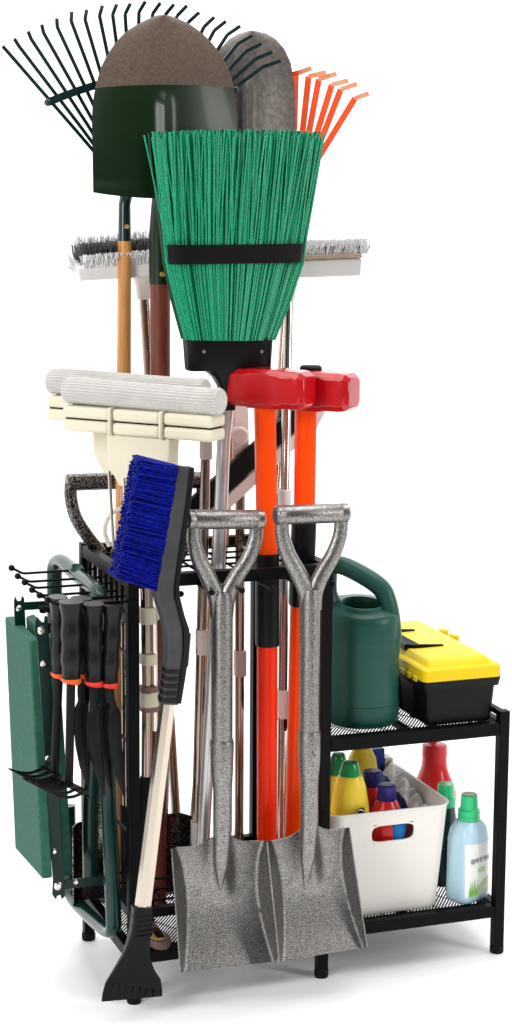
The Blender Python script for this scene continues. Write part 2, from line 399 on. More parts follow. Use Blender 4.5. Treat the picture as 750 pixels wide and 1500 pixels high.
# ------------------------------------------------------------------ snow brush with ice scraper
Y = -.075
sb = T('snow_brush', 'snow brush with royal blue bristles, champagne shaft and black ice scraper blade leaning in front', 'snow brush', P(195, 1462, Y))
st = [(269, 683, 10.5, .010, Y), (266, 700, 11.5, .012, Y), (257, 755, 13, .013, Y), (249, 806, 14, .014, Y), (241, 850, 14.5, .015, Y), (239, 870, 14.5, .016, Y), (246, 893, 14, .016, Y), (253, 920, 13, .016, Y), (254, 950, 12.5, .016, Y), (251, 985, 12.5, .016, Y), (246, 1029, 13, .016, Y)]
sb.part('head', B().pxloft(st, 28, 5), 'grey_plastic', ang=50)
gr = B()
st = [(279, 684, 3.5, .012, Y-.001), (277, 700, 4, .014, Y-.001), (270, 755, 4.5, .015, Y-.001), (262, 806, 4.5, .016, Y-.001), (255.5, 852, 4, .017, Y-.001), (256, 872, 4, .018, Y-.001), (263, 900, 4, .018, Y-.001), (269, 920, 5, .018, Y-.001), (269, 950, 5, .018, Y-.001), (264, 985, 5, .018, Y-.001), (258, 1027, 4, .018, Y-.001)]
gr.pxloft(st, 20, 5)
for k in range(5):
    v = 978+k*10.5; gr.pxloft([(251-k*1.1, v, 14, .0175, Y-.001), (250.5-k*1.1, v+5.5, 14, .0175, Y-.001)], 20, 4)
gr.pxloft([(275, 927, 4, .008, Y), (271, 975, 4, .008, Y)], 12, 3)
sb.part('grip', gr, 'grip_black', ang=40)
br = B()
for i in range(60):
    for j in range(26):
        t_ = (i+random.uniform(-.5, .5))/59; t_ = min(1, max(0, t_)); dy = random.uniform(-.020, .020)
        a = lerp(P(258, 682, Y), P(229, 864, Y), t_); ou, ov = 200+(167-200)*t_, 671+(842-671)*t_
        b_ = P(ou+random.uniform(-3, 4), ov+random.uniform(-3, 3), Y); a.y += dy*.6; b_.y += dy*1.3
        br.strand(a, b_, .00125)
def fb(s, k):
    a = lerp(P(258, 686, Y+.004), P(229, 862, Y+.004), k); b_ = lerp(P(208, 676, Y+.004), P(176, 842, Y+.004), k); return lerp(a, b_, (s+1)/2)
br.sheet(fb, 4, 4, .003)
sb.part('bristles', br, 'blue')
a, b_ = P(246, 1026, Y), P(208, 1335, Y)
sb.part('shaft', B().pxloft([(246, 1026, 11, .012, Y), (208, 1335, 12.5, .013, Y)], 8, 3), 'champagne', ang=15)
st = [(208, 1326, 14.5, .015, Y), (207, 1345, 15, .015, Y), (205, 1365, 15.5, .014, Y), (202, 1382, 17, .012, Y), (199, 1400, 21, .010, Y), (196, 1420, 31, .008, Y), (195, 1437, 42, .006, Y), (194, 1452, 45.5, .004, Y), (193.5, 1463, 46.5, .0015, Y)]
sc_ = B().pxloft(st, 36, 4)
for k in range(7):
    u = 163+k*10; sc_.pxloft([(u+1.5, 1438+k*1.7, .8, .0062, Y-.001), (u, 1447+k*1.7, 1.0, .0050, Y-.001)], 8, 2)
for k in range(5): sc_.pxloft([(207.5-k*.3, 1338+k*7, 15.6, .016, Y), (207.5-k*.3, 1341+k*7, 15.6, .016, Y)], 20, 4)
sb.part('scraper_blade', sc_, 'plastic_black', ang=45)

# ------------------------------------------------------------------ sledge hammers
AZ = V((math.cos(R(-47)), math.sin(R(-47)), 0))
def sledge(label, top, sections, Y, hc, L, off, m_lo, hh):
    t = T('sledge_hammer', label, 'hammer', drop(P(*sections[0][:2], Y), P(*sections[-1][:2], Y), .09), 'sledge hammers with orange handles')
    c = P(*hc, Y)+AZ*off; n = V((-AZ.y, AZ.x, 0)); hw = hh*.92
    def oct_(t_, k, ch=.30):
        q = [(-1+ch, -1), (1-ch, -1), (1, -1+ch), (1, 1-ch), (1-ch, 1), (-1+ch, 1), (-1, 1-ch), (-1, -1+ch)]
        return [c+AZ*t_+n*(hw*k*a)+V((0, 0, hh*k*b_)) for a, b_ in q]
    h = L/2
    t.part('head', B().loft([oct_(-h, .76), oct_(-h+.010, .96), oct_(-h+.02, 1), oct_(-.035, 1), oct_(-.028, 1.05, .24), oct_(.028, 1.05, .24), oct_(.035, 1), oct_(h-.02, 1), oct_(h-.010, .96), oct_(h, .76)]), 'red', bev=.0012, ang=25, seg=2)
    e_ = P(*hc, Y)
    if not label.count('in front'): t.part('handle_cap', B().lathe((e_.x, e_.y, e_.z+hh*.9), [(0, .019), (hh*.1+.006, .019), (hh*.1+.009, .016)], 28), 'black_gloss')
    for (nm, st, m) in sections_parts(sections, Y, m_lo): t.part(nm, st, m, ang=40)
def sections_parts(s, Y, m_lo):
    a, g0, g1, z = s
    yield 'handle', B().pxloft([(a[0], a[1]-30, a[2], .0165, Y), (*a, .0165, Y), (g0[0], g0[1]+4, g0[2]-1.5, .0165, Y)], 24, 2.6), 'orange'
    yield 'grip_sleeve', B().pxloft([(g0[0], g0[1], g0[2], .020, Y), (g0[0], g0[1]+3, g0[2]+.6, .0205, Y), (g1[0], g1[1]-3, g1[2]+.6, .0205, Y), (*g1, .020, Y)], 24, 2.8), 'plastic_black'
    p = drop(P(g1[0], g1[1], Y), P(z[0], z[1], Y), .09); b = B()
    def ring(c, hw, hd): return [c+V((hw*math.copysign(abs(math.cos(q))**.8, math.cos(q)), hd*math.copysign(abs(math.sin(q))**.8, math.sin(q)), 0)) for q in [2*pi*k/24 for k in range(24)]]
    q = P(g1[0], g1[1]-4, Y); hw = (g1[2]-1.5)*S(q); b.loft([ring(q, hw, .0175), ring(p, hw*.95, .0175)])
    yield 'lower_handle', b, m_lo
sledge('red headed sledge hammer in front, its handle between the two grey D handles', None,
       [(388, 596, 15.8), (391.5, 810, 16.2), (391.5, 945, 16.2), (391, 1230, 15.5)], .045, (390, 568), .150, .006, 'orange_red', .0315)
sledge('red headed sledge hammer behind, its head farther right with a black disc on top', None,
       [(448, 600, 15.8), (446, 740, 16.8), (441, 886, 16.8), (432, 1220, 15.5)], .066, (455, 571), .164, .0, 'orange', .0325)

# ------------------------------------------------------------------ green outdoor broom
Y = .085
top = P(335, 575, Y); gb = T('outdoor_broom', 'green bristle broom standing upside down with a black band and black socket', 'broom', drop(P(327, 640, Y), P(297, 1230, Y)))
gb.part('bristle_socket', B().pxloft([(334, 494, 66, .022, Y), (334, 497, 67, .024, Y), (334, 538, 64, .023, Y), (334, 541, 62, .022, Y), (334, 544, 36, .021, Y), (333, 553, 22, .019, Y), (333, 565, 14, .017, Y), (333, 576, 11, .0145, Y), (333, 600, 10, .0135, Y)], 36, 4.5), 'plastic_black', ang=30)
for u in (298.5, 383):
    p = P(u, 515, Y-.0245); gb.part('screw', B().lathe(p+V((0, -.002, 0)), [(0, .003), (.003, .0036)], 12, (0, 1, 0)), 'zinc')
gb.part('band', B().pxloft([(341, 357, 106, .034, Y), (341, 385, 102.5, .033, Y)], 40, 5), 'black_gloss')
def hwid(v):
    pts = [(190, 124, 345), (357, 103, 341), (385, 99.5, 341), (440, 84, 338), (496, 65, 334)]
    for a, b2 in zip(pts, pts[1:]):
        if v <= b2[0]:
            t_ = (v-a[0])/(b2[0]-a[0]); return a[1]+(b2[1]-a[1])*t_, a[2]+(b2[2]-a[2])*t_
    return pts[-1][1:]
def strands(n, m, lay, rad):
    b = B()
    for k in range(n):
        s0 = random.uniform(-1, 1); dy = lay()
        ds = random.gauss(0, .05); vt = 193+random.uniform(-4, 9)+4*s0*s0
        pts = []
        for v in (vt, 240, 300, 357, 385, 440, 497):
            h_, c_ = hwid(v); q = max(-1.02, min(1.02, s0+ds*max(0, (380-v)/190)+random.gauss(0, .004)))
            p = P(c_+h_*q, v, Y); p.y += dy*(1+.5*max(0, (380-v)/190))*math.sqrt(max(.05, 1-.8*q*q)); pts.append(p)
        b.tube(pts, rad, 5, 1)
    return b
b = strands(540, 0, lambda: -random.uniform(.012, .031), .00125)
for (u0, v0, u1, v1) in ((211, 198, 243, 356), (468, 215, 438, 356), (462, 230, 436, 356)): b.tube([P(u0, v0, Y-.01), P((u0+u1)/2+1, (v0+v1)/2, Y-.01), P(u1, v1, Y-.01)], .0016, 5)
gb.part('bristles', b, 'broom_green')
gb.part('inner_bristles', strands(420, 0, lambda: random.uniform(-.018, .030), .0019), 'broom_shade')  # darker strands paint the shade in the gaps of the broom
a = P(334, 590, Y); z_ = drop(P(327, 640, Y), P(297, 1230, Y))
gb.part('handle', B().tube([a, P(328, 640, Y), P(320, 830, Y), z_], .0115, 20), 'alu')

# ------------------------------------------------------------------ sponge mops
MA = V((math.cos(R(-49)), math.sin(R(-49)), 0)); MN = V((-MA.y, MA.x, 0)); UZ = V((0, 0, 1))
def mop(label, c, L, pole_px, pole_Y, rods, neck):
    t = T('sponge_mop', label, 'mop', drop(P(*pole_px[0], pole_Y), P(*pole_px[-1], pole_Y)), 'upside down sponge mops with grey sponge rolls')
    rr = .0230; n = 112; rings = []
    for x in (-L/2, -L/2+.004, -L/2+.03, 0, L/2-.03, L/2-.004, L/2):
        k = .9 if abs(x) > L/2-.002 else 1; rg = []
        for i in range(n):
            a = 2*pi*i/n; q = rr*k*(1+.042*(1 if i % 4 < 2 else -1) + .012*math.sin(a*3+x*14)); rg.append(c+MA*x+MN*(q*math.cos(a))+UZ*(q*.95*math.sin(a)+.0018*math.sin(x*40)))
        rings.append(rg)
    t.part('sponge_roll', B().loft(rings), 'sponge', ang=50)
    def rbox(b, x0, x1, n0, n1, z0, z1):
        b.loft([[c+MA*x+MN*p+UZ*q for p, q in ((n0, z0), (n1, z0), (n1, z1), (n0, z1))] for x in (x0, x1)])
    seg = L/3
    for i in range(3):
        x0, x1 = -L/2+i*seg+.004, -L/2+(i+1)*seg-.004
        for z0 in (-.0425, -.0650):
            b = B(); rbox(b, x0, x1, -.024, .024, z0, z0+.0205)
            t.part('clamp_bar', b, 'cream', bev=.006, seg=3)
        b = B(); rbox(b, x0+.004, x1-.004, -.019, .019, -.060, -.026); t.part('clamp_core', b, 'rubber')
    for i in (1, 2):
        b = B(); x = -L/2+i*seg; rbox(b, x-.0035, x+.0035, -.027, .027, -.066, -.020); t.part('bracket', b, 'cream', bev=.003)
    b = B()
    def nr(x0, x1, z, hn): return [c+MA*x+MN*p+UZ*z for x, p in ((x0, -hn), (x1, -hn), (x1, hn), (x0, hn))]
    nw = neck; b.loft([nr(-nw, nw, -.0655, .016), nr(-nw*.96, nw*.96, -.118, .016), nr(-nw*.78, nw*.78, -.136, .015), nr(-nw*.62, nw*.62, -.152, .014)])
    t.part('neck', b, 'cream', bev=.003)
    pts = [P(*q, pole_Y) for q in pole_px]; pts[-1] = pts[-1]
    p0 = c-UZ*.12
    t.part('pole', B().tube([p0]+pts, .0085, 18), 'chrome_warm')
    off = V((.0135, -.004, 0))
    t.part('pull_rod', B().tube([p0+off]+[q+off for q in pts[:-1]]+[lerp(pts[-2], pts[-1], .5)+off], .0048, 10), 'chrome')
    return t, pts
MC = P(209, 580, .06)
t, pts = mop('front sponge mop, grey roll over cream clamp bars, nearest above the blue brush', MC, .298, [(208, 720), (213, 870), (215, 1000), (214, 1140)], .075, None, .062)
def clip(t, u, v, hw, hh, Y, m='cream', nm='clip', hd=.015): return t.part(nm, B().pxloft([(u, v-hh, hw*.97, hd, Y), (u, v-hh+1.5, hw, hd, Y), (u, v+hh-1.5, hw, hd, Y), (u, v+hh, hw*.97, hd, Y)], 20, 3.5), m)
clip(t, 216.5, 901, 12, 11.5, .075); clip(t, 217, 965, 11.5, 7.5, .075); clip(t, 217.5, 1009, 13, 4.5, .075, 'mauve', 'collar'); clip(t, 218, 1023, 14, 10.5, .075); clip(t, 218, 1037, 13, 4, .075, 'mauve', 'collar')
t.part('thumb_lever', B().pxloft([(229, 893, 2.5, .005, .065), (231, 905, 3.5, .005, .065), (229, 908, 2, .005, .065)], 10, 2), 'cream')
q0 = P(215, 1137, .075); t.part('grip', B().tube([q0, P(214.5, 1150, .075), drop(P(214, 1000, .075), P(214, 1140, .075))], [.011, .0145, .0145], 18), 'rubber')
for (u, v, u1, v1) in ((182, 700, 187, 830),):
    t.part('linkage_wire', B().tube([P(u, v, .07), P(u1, v1, .07)], .0028, 8), 'chrome')
t, pts = mop('rear sponge mop, mostly hidden behind the front mop, its roll end showing at far left', P(186, 566, .165), .310, [(184, 715), (184, 940), (185, 1100), (186, 1180)], .20, None, .062)
clip(t, 187, 940, 6, 7, .20); clip(t, 187, 1003, 6, 13, .20); clip(t, 187, 983, 6.5, 4, .20, 'mauve', 'collar')
t.part('linkage_wire', B().tube([P(160, 690, .15), P(166, 800, .15)], .0030, 8), 'chrome')
q0 = P(186, 1180, .20); t.part('grip', B().tube([q0, drop(P(185, 1100, .20), q0)], .012, 16), 'rubber')
hl = curve([P(180, 745, .19), P(163, 752, .19), P(153, 775, .19), P(160, 800, .19)], 6)
t.part('hanging_loop', B().tube(hl, .004, 10), 'cream')

# ------------------------------------------------------------------ leaf rake, round shovels, orange rake (back of the tower)
Y = .245
rt = T('leaf_rake', 'dark green spring tine leaf rake with ash wood handle, fanned out above the round shovels', 'rake', drop(P(182, 400, Y), P(174, 1280, Y)))
hub = P(190, 268, Y-.012)
tips = [(4, 68), (21, 57), (41, 46), (61, 36), (83, 27), (105, 17), (127, 14), (150, 8), (171, 6), (191, 5), (213, 2), (235, 4), (255, 6), (274, 8), (292, 18), (314, 25), (331, 31), (352, 38), (369, 52), (383, 64), (399, 76), (411, 89)]
tb_x = lambda q, w_, h_: [q+V((i*w_, 0, j*h_)) for i, j in ((-1, -1), (1, -1), (1, 1), (-1, 1))]
bar_px = [(70, 150), (92, 141), (114, 133), (136, 126), (170, 118), (205, 112), (240, 110), (275, 112), (310, 119), (345, 131)]
for k, (u, v) in enumerate(tips):
    f = k/21; dx, dy = 8-37*f+ (3 if k > 14 else 0), 9+7*math.sin(pi*f)
    el = P(u+dx, v+dy, Y-.012); tp = P(u, v, Y-.020)
    hu, hv = 206-12*f, 300-60*f*f
    md = P(u+dx+(hu-u-dx)*.52, v+dy+(hv-v-dy)*.52, Y-.012)
    h0 = hub+V((-.016+.032*f, 0, .004*math.sin(pi*f)))
    b = B(); b.bar(h0, md, .0024, .0060, (0, 1, 0)); b.bar(md, el, .0024, .0060, (0, 1, 0)); b.bar(el, tp, .0024, .0060, (0, 1, 0))
    rt.part('tine', b, 'teal_dark')
b = B(); ar = [P(u, v, Y-.018) for u, v in bar_px]
for a, c in zip(ar, ar[1:]): b.bar(a, lerp(a, c, 1.04), .004, .013, (0, 1, 0))
b.ball(ar[0], .0065); b.ball(ar[-1], .0065)
rt.part('spacer_bar', b, 'teal_dark')
rt.part('socket', B().tube([hub+V((0, 0, .01)), P(185, 285, Y), P(182.5, 300, Y), P(182.5, 354, Y)], [.017, .011, .0105, .0115], 18), 'teal_dark')
rt.part('rivet', B().lathe(P(186, 332, Y-.0125), [(-.001, .004), (.002, .004)], 10, (0, 1, 0)), 'wood')
rt.part('handle', B().tube([P(182.5, 353, Y), P(181, 600, Y), drop(P(182, 400, Y), P(174, 1280, Y))], [.0118, .013, .0135], 18), 'wood')

def round_shovel(label, rows, Y, sock, handle, mats, split, bulge, hr, rib, back=.055, yh=None):
    ya, yb = yh or (Y, Y); z_ = drop(P(*handle[0], ya), P(*handle[1], yb))
    t = T('round_shovel', label, 'shovel', z_, 'round point shovels standing blade up')
    def wid(v):
        for a, b2 in zip(rows, rows[1:]):
            if v <= b2[0]:
                q = (v-a[0])/(b2[0]-a[0]); return [a[i]+(b2[i]-a[i])*q for i in (1, 2)]
        return rows[-1][1:]
    v0, v1 = rows[0][0], rows[-1][0]
    def f(s, k):
        kk = k**1.35; v = v0+(v1-v0)*kk; l, r = wid(v); c, h_ = (l+r)/2, (r-l)/2
        ri = math.exp(-((s-rib[2])/.075)**2)*max(0, min(1, (v-rib[0])/(rib[1]-rib[0])))
        dy = -back - bulge*(1-s*s)*(.4+.6*math.sin(pi*min(1, kk*.8+.1))) - .011*ri + .05*(1-kk)**2*.6
        if kk > .965: dy -= .010
        bow = 9*(1-s*s)*max(0, (kk-.86)/.14) if kk > .86 else 5*s*s*math.exp(-((v-split)/30)**2)
        p = P(c+h_*s, v+bow, Y+dy)
        return p
    t.part('blade', B().sheet(f, 34, 40, .0022, (lambda k: 0 if v0+(v1-v0)*(k**1.35) < split else 1)), mats, ang=50)
    t.part('socket', B().tube([P(*q, Y-.045 if i == 0 else Y-.02*(1-min(1, i/2))) for i, q in enumerate(sock)], [.013, .017, .0185, .019], 20), mats[1])
    t.part('rivet', B().lathe(P(sock[-1][0]+4, sock[-1][1]-14, Y-.022), [(0, .004), (.004, .0045)], 10, (0, 1, 0)), 'gold')
    t.part('handle', B().tube([P(sock[-1][0], sock[-1][1]-8, Y), lerp(P(*handle[0], ya), z_, .3), z_], hr, 20), handle[2])
round_shovel('large dark green round point shovel with bare brown steel tip and reddish brown handle',
             [(22, 232, 246), (26, 220, 258), (34, 204, 276), (46, 185, 293), (60, 171, 308), (78, 158, 323), (98, 147, 335), (122, 139.5, 343), (150, 135.5, 346), (180, 134.5, 348), (230, 135.5, 348), (282, 136.5, 348)], .205,
             [(238, 250), (236, 300), (234, 340), (234.5, 416)], [(237, 420), (233, 960), 'wood_brown'], ['steel_raw', 'shovel_green'], 122, .022, [.0175, .0175, .016], (132, 150, -.01))
round_shovel('mottled grey round point shovel with its blade half hidden behind the green one',
             [(45, 362, 376), (49, 349, 391), (57, 336, 404), (72, 322, 417), (92, 313, 426), (120, 307, 431), (160, 304, 433), (210, 304, 433), (262, 306, 430)], .300,
             [(368, 240), (362, 290), (358, 330), (355, 390)], [(355, 390), (322, 800), 'wood'], ['steel_grey', 'steel_grey'], 0, .020, [.0150, .0150, .0150], (110, 135, -.1), .022, (.30, .272))

Y = .335
orr = T('fan_rake', 'small orange fan rake with flat tines spread out behind the green broom', 'rake', drop(P(395, 800, .255), P(391, 1200, .20)))
oh = P(426, 330, Y)
ot = [((456, 100), (433, 108)), ((478, 106), (452, 112)), ((493, 108), (467, 116)), ((510, 118), (486, 124)), ((523, 123), (499, 131)), ((540, 137), (520, 144))]
ends = [(430, 240), (438, 240), (444, 240), (449, 245), (454, 248), (456, 248)]
for (tp, el), en in zip(ot, ends):
    b = B(); p0, p1, p2 = P(*en, Y), P(*el, Y-.01), P(*tp, Y-.03)
    b.bar(oh+(p0-oh)*.2, p0, .002, .009, (0, 1, 0)); b.bar(p0, p1, .002, .0115, (0, 1, 0)); b.mi = 1; b.bar(p1, p2, .002, .0085, (0, 1, 0))
    orr.part('tine', b, ['orange_rake', 'tine_tip'])
for k in range(5):
    el = (418-k*13, 112+k*6); b = B(); p1 = P(*el, Y-.01); b.bar(oh+V((-.004*k, 0, 0)), p1, .002, .0100, (0, 1, 0)); b.bar(p1, p1+V((.014, -.03, .006)), .002, .0085, (0, 1, 0))
    orr.part('tine', b, ['orange_rake', 'tine_tip'])
orr.part('spreader', B().bar(P(398, 268, Y-.004), P(456, 262, Y-.004), .004, .016), 'orange_rake')
orr.part('socket', B().tube([P(426, 345, Y), P(425, 315, Y)], [.0105, .014], 16), 'orange_rake')
orr.part('handle', B().tube([P(426, 340, Y), P(400, 760, .262), drop(P(395, 800, .255), P(391, 1200, .20))], .0085, 16), 'chrome_warm')

# ------------------------------------------------------------------ white push brush and squeegee brush
def brush_head(t, q, Y, rows, mats, fluff, n=26, lean=V((0, -.012, 0))):
    """q: pixel line of the block's top edge; rows of tufts across the depth"""
    for part, m, ys, h in rows:
        b = B()
        for i in range(n):
            for yy in ys:
                for k in range(9):
                    s_ = (i+.5)/n; p = P(q[0][0]+(q[1][0]-q[0][0])*s_, q[0][1]+(q[1][1]-q[0][1])*s_, Y); p.y += yy
                    p += V((random.gauss(0, .0015), random.gauss(0, .0015), 0))
                    b.strand(p, p+V((random.gauss(0, fluff), random.gauss(0, fluff), h*random.uniform(.85, 1.1)))+lean, .0007)
        t.part(part, b, m)
Y = .285
pb = T('push_brush', 'white scrubbing brush with dark grey and white bristles at upper left, on a steel pole', 'brush', drop(P(210, 440, Y), P(260, 1230, Y)))
pts = [(106, 378), (226, 362), (228, 400), (116, 410)]
b = B(); fr = [P(112, 392, Y-.035), P(226, 384, Y-.035), P(226, 406, Y-.035), P(116, 413, Y-.035)]
b.prism(fr, (0, .055, .018)); pb.part('block', b, 'white_plastic', bev=.003)
brush_head(pb, ((114, 392), (224, 383)), Y, [('bristles', 'bristle_white', (-.034,), .022), ('bristles', 'bristle_white', (.026,), .050), ('inner_bristles', 'bristle_grey', (-.022, -.010, .002, .014), .038)], None, .005, 32, V((-.004, -.014, 0)))
b = B()
for k in range(40):
    p = P(112+random.uniform(-3, 3), 390+random.uniform(0, 10), Y-.01+random.uniform(-.02, .02)); b.strand(p, p+V((-.016, -.006, random.uniform(.004, .03))), .0007)
pb.part('end_tuft', b, 'bristle_white')
pb.part('socket', B().tube([P(208, 400, Y-.01), P(210, 415, Y-.005), P(211, 436, Y)], [.020, .015, .014], 18), 'white_plastic')
pb.part('pole', B().tube([P(211, 434, Y), drop(P(210, 440, Y), P(260, 1230, Y))], .0088, 18), 'chrome_warm')
Y = .235
sq = T('squeegee_brush', 'pale grey squeegee block with white bristles on top, right of the green broom', 'brush', drop(P(417, 735, .187), P(412, 1220, .12)))
b = B(); b.prism([P(318, 386, Y-.02), P(531, 378, Y-.02), P(529, 404, Y-.02), P(318, 411, Y-.02)], (0, .040, 0)); sq.part('block', b, 'pale_grey', bev=.003)
b = B(); b.prism([P(318, 379, Y-.024), P(530, 371, Y-.024), P(531, 377.5, Y-.024), P(318, 385.5, Y-.024)], (0, .046, 0)); sq.part('strip', b, 'tan', bev=.001)
brush_head(sq, ((320, 379), (534, 371)), Y, [('bristles', 'bristle_white', (-.018, -.006, .006, .018), .025), ('dark_bristles', 'bristle_grey', (-.012,), .015)], None, .004, 44, V((.003, -.002, 0)))
sq.part('socket', B().tube([P(423, 404, Y), P(423, 440, Y)], [.016, .0125], 18), 'white_plastic')
sq.part('pole', B().tube([P(423, 438, Y), P(417, 735, .187), drop(P(417, 735, .187), P(412, 1220, .12))], .0085, 18), 'chrome')
clip(sq, 417, 735, 8, 18, .187, 'white_plastic'); clip(sq, 414, 1031, 7.5, 20, .146, 'pinkwhite', 'sleeve', .012)

# ------------------------------------------------------------------ floor squeegee across the middle
Y = .225
fs = T('floor_squeegee', 'floor squeegee with slanted black rubber strip and pinkish white blade behind the orange handles', 'squeegee', drop(P(352, 740, Y), P(350, 1230, Y)))
b = B(); b.prism([P(262, 748, Y), P(440, 590, Y), P(452, 614, Y), P(289, 764, Y)], (0, .016, 0)); fs.part('rubber_strip', b, 'black_gloss', bev=.002)
b = B(); b.prism([P(290, 765.5, Y+.002), P(452.5, 615.5, Y+.002), P(470, 598, Y+.002), P(479, 600, Y+.002), P(464, 628, Y+.002), P(312, 768, Y+.002)], (0, .012, 0)); fs.part('blade', b, 'pinkwhite', bev=.002)
b = B(); b.prism([P(341, 585, Y+.0185), P(365, 585, Y+.0185), P(366, 676, Y+.0185), P(343, 690, Y+.0185)], (0, .011, 0)); fs.part('bracket', b, 'pinkwhite', bev=.004)
fs.part('knob', B().lathe(P(351, 639, Y-.006), [(0, .013), (.003, .016), (.012, .016), (.013, .013), (.015, .013), (.016, .016), (.0235, .016)], 24, (.35, 1, 0)), 'pinkwhite')
fs.part('pole', B().tube([P(352, 690, Y+.024), drop(P(352, 740, Y+.024), P(350, 1230, Y+.024))], .0088, 18), 'chrome_warm')
clip(fs, 351.5, 971, 8.7, 18.5, Y+.024, 'pinkwhite', 'sleeve', .0115)

# another steel pole between broom pole and snow brush
Y = .12
wp = T('broom_pole', 'thin bronze steel pole with pale sleeves, left of the left grey D handle shaft', 'pole', drop(P(300, 740, Y), P(288, 1200, Y)))
wp.part('pole', B().tube([P(302, 600, Y), P(300, 740, Y), drop(P(300, 740, Y), P(288, 1200, Y))], .0086, 18), 'chrome_warm')
clip(wp, 301.5, 650, 8.5, 22, Y, 'pinkwhite', 'sleeve', .0115); clip(wp, 296, 940, 8.7, 18, Y, 'pinkwhite', 'sleeve', .0115)
clip(wp, 288, 1225, 8, 22, Y, 'pale_grey', 'ferrule', .0115)

# ------------------------------------------------------------------ two black hammertone D handle shovels standing at the back left
def back_shovel(label, g0, g1, arms, shaft, blade, Y):
    t = T('garden_shovel', label, 'shovel', drop(P(*shaft[0], Y), P(*shaft[1], Y), .09), 'black hammertone shovels inside the rack')
    a, b_ = P(*g0, Y), P(*g1, Y); L = (b_-a).length
    t.part('grip', B().lathe(a, [(0, .012), (.003, .0152), (L-.003, .0152), (L, .012)], 24, b_-a), 'ham_black')
    for q in arms: t.part('arm', B().tube(curve([P(x, y, Y) for x, y in q], 6), .0088, 12, 1.3), 'ham_black')
    t.part('shaft', B().tube([P(*shaft[0], Y), P(*shaft[1], Y)], .0165, 20), 'ham_black')
    c = P(*shaft[1], Y); z0 = .092; hw = blade
    def f(s, k):
        p = V((c.x+hw*s, c.y-.004, c.z+.02+(z0-c.z-.02)*k)); w_ = max(0, abs(s)-.7)/.3
        p.y -= .026*w_**1.3+.02*math.exp(-(s/.2)**2)*max(0, 1-2*k); return p
    t.part('blade', B().sheet(f, 20, 10, .0022), 'ham_black', ang=60)
back_shovel('black hammertone shovel whose D handle rises above the back left corner of the rack', (97, 707), (205, 703),
            [[(104, 708), (104, 730), (112, 760), (130, 788), (150, 815), (156, 850)], [(199, 706), (199, 735), (190, 770), (176, 800), (163, 825), (160, 850)]], [(158, 840), (150, 1215)], .062, .262)
back_shovel('black hammertone shovel standing behind the blue brush, its D handle mostly hidden', (206, 706), (300, 703),
            [[(211, 706), (211, 735), (216, 765), (228, 800), (238, 850)], [(296, 706), (296, 730), (290, 765), (268, 805), (246, 850)]], [(242, 840), (233, 1208)], .052, .252)

# ------------------------------------------------------------------ folded garden kneeler on the left side
gk = T('garden_kneeler', 'folded green garden kneeler stool with foam pad, hung on the left side hooks', 'kneeler', (-.47, .12, .14))
b = B(); b.prism([PX(7, 903, -.492), PX(43, 938, -.492), PX(62, 1288, -.492), PX(22, 1243, -.492)], (.0175, 0, 0))
po = gk.part('pad', b, ['pad', 'pad_edge'], bev=.003)
for f_ in po.data.polygons:
    if abs(f_.normal.x) < .6: f_.material_index = 1
Yk = .055
b = B(); b.prism([P(72, 934, Yk+.02), P(85, 930, Yk+.02), P(107, 1282, Yk+.02), P(92, 1285, Yk+.02)], (0, .17, 0)); gk.part('pad', b, 'pad_edge', bev=.003)
bar_px = [(54, 940), (50, 924), (51, 908), (55, 903), (58, 911), (64, 911), (65, 901), (69, 903), (71, 925), (94, 1295), (95, 1312), (90, 1317), (88, 1310), (83, 1312), (82, 1318), (76, 1310), (77, 1290)]
b = B(); b.prism([P(u, v, Yk) for u, v in bar_px][::-1], (0, -.003, 0)); gk.part('side_bar', b, 'kneeler_dark', bev=.0006)
for u, v in ((62, 924), (64, 973), (71, 1112), (80, 1248), (86, 1299)):
    gk.part('rivet', B().lathe(P(u, v, Yk-.0055), [(0, .003), (.0025, .0055)] if v not in (924, 1299) else [(0, .004), (.0025, .0075)], 14, (0, 1, 0)), 'zinc')
b = B(); b.prism([P(u, v, .215) for u, v in [(21, 915), (20, 880), (22, 873), (25, 880), (30, 880), (32, 872), (35, 876), (37, 910), (40, 960), (26, 960)]][::-1], (0, -.003, 0)); gk.part('bracket', b, 'kneeler_dark', bev=.0006)
gk.part('rivet', B().lathe(P(29, 892, .209), [(0, .003), (.003, .006)], 14, (0, 1, 0)), 'zinc')
gk.part('link', B().bar(P(34, 888, .213), P(100, 884, .213), .003, .014, (0, 1, 0)), 'kneeler_dark')
gk.part('link', B().bar(P(60, 921, Yk+.004), P(100, 917, Yk+.004), .003, .018, (0, 1, 0)), 'kneeler_dark')
gk.part('link', B().bar(P(88, 1296, Yk+.004), P(150, 1290, Yk+.004), .003, .016, (0, 1, 0)), 'kneeler_dark')
gk.part('rivet', B().lathe(P(112, 1293, Yk-.002), [(0, .003), (.003, .005)], 14, (0, 1, 0)), 'zinc')
sp = B(); a, c = P(58, 893, .19), P(86, 891, .19)
sp.tube([lerp(a, c, k/80)+V((0, .006*math.cos(k*1.3), .006*math.sin(k*1.3))) for k in range(81)], .0014, 6); gk.part('spring', sp, 'rubber')
X = -.380
pts = curve([PX(81, 990, X), PX(80, 860, X), PX(81, 828, X), PX(90, 821, X), PX(112, 841, X), PX(134, 858, X), PX(144, 868, X), PX(148, 890, X), PX(147, 960, X), PX(138, 1100, X), PX(133, 1180, X), PX(133, 1288, X)], 6)
gk.part('leg_frame', B().tube(pts, .0112, 18, 1.25), 'kneeler_metal')
b = B(); p = PX(133, 1160, X); b.lathe(p+V((-.004, -.013, 0)), [(0, .007), (.004, .010)], 16, (0, 1, 0)); gk.part('pivot_dimple', b, 'kneeler_metal'); b = B(); p = PX(112, 841, X); b.lathe(p+V((0, -.004, .009)), [(0, .013), (.006, .010)], 16, (0, -.4, 1))
gk.part('pivot_dimple', b, 'kneeler_metal')
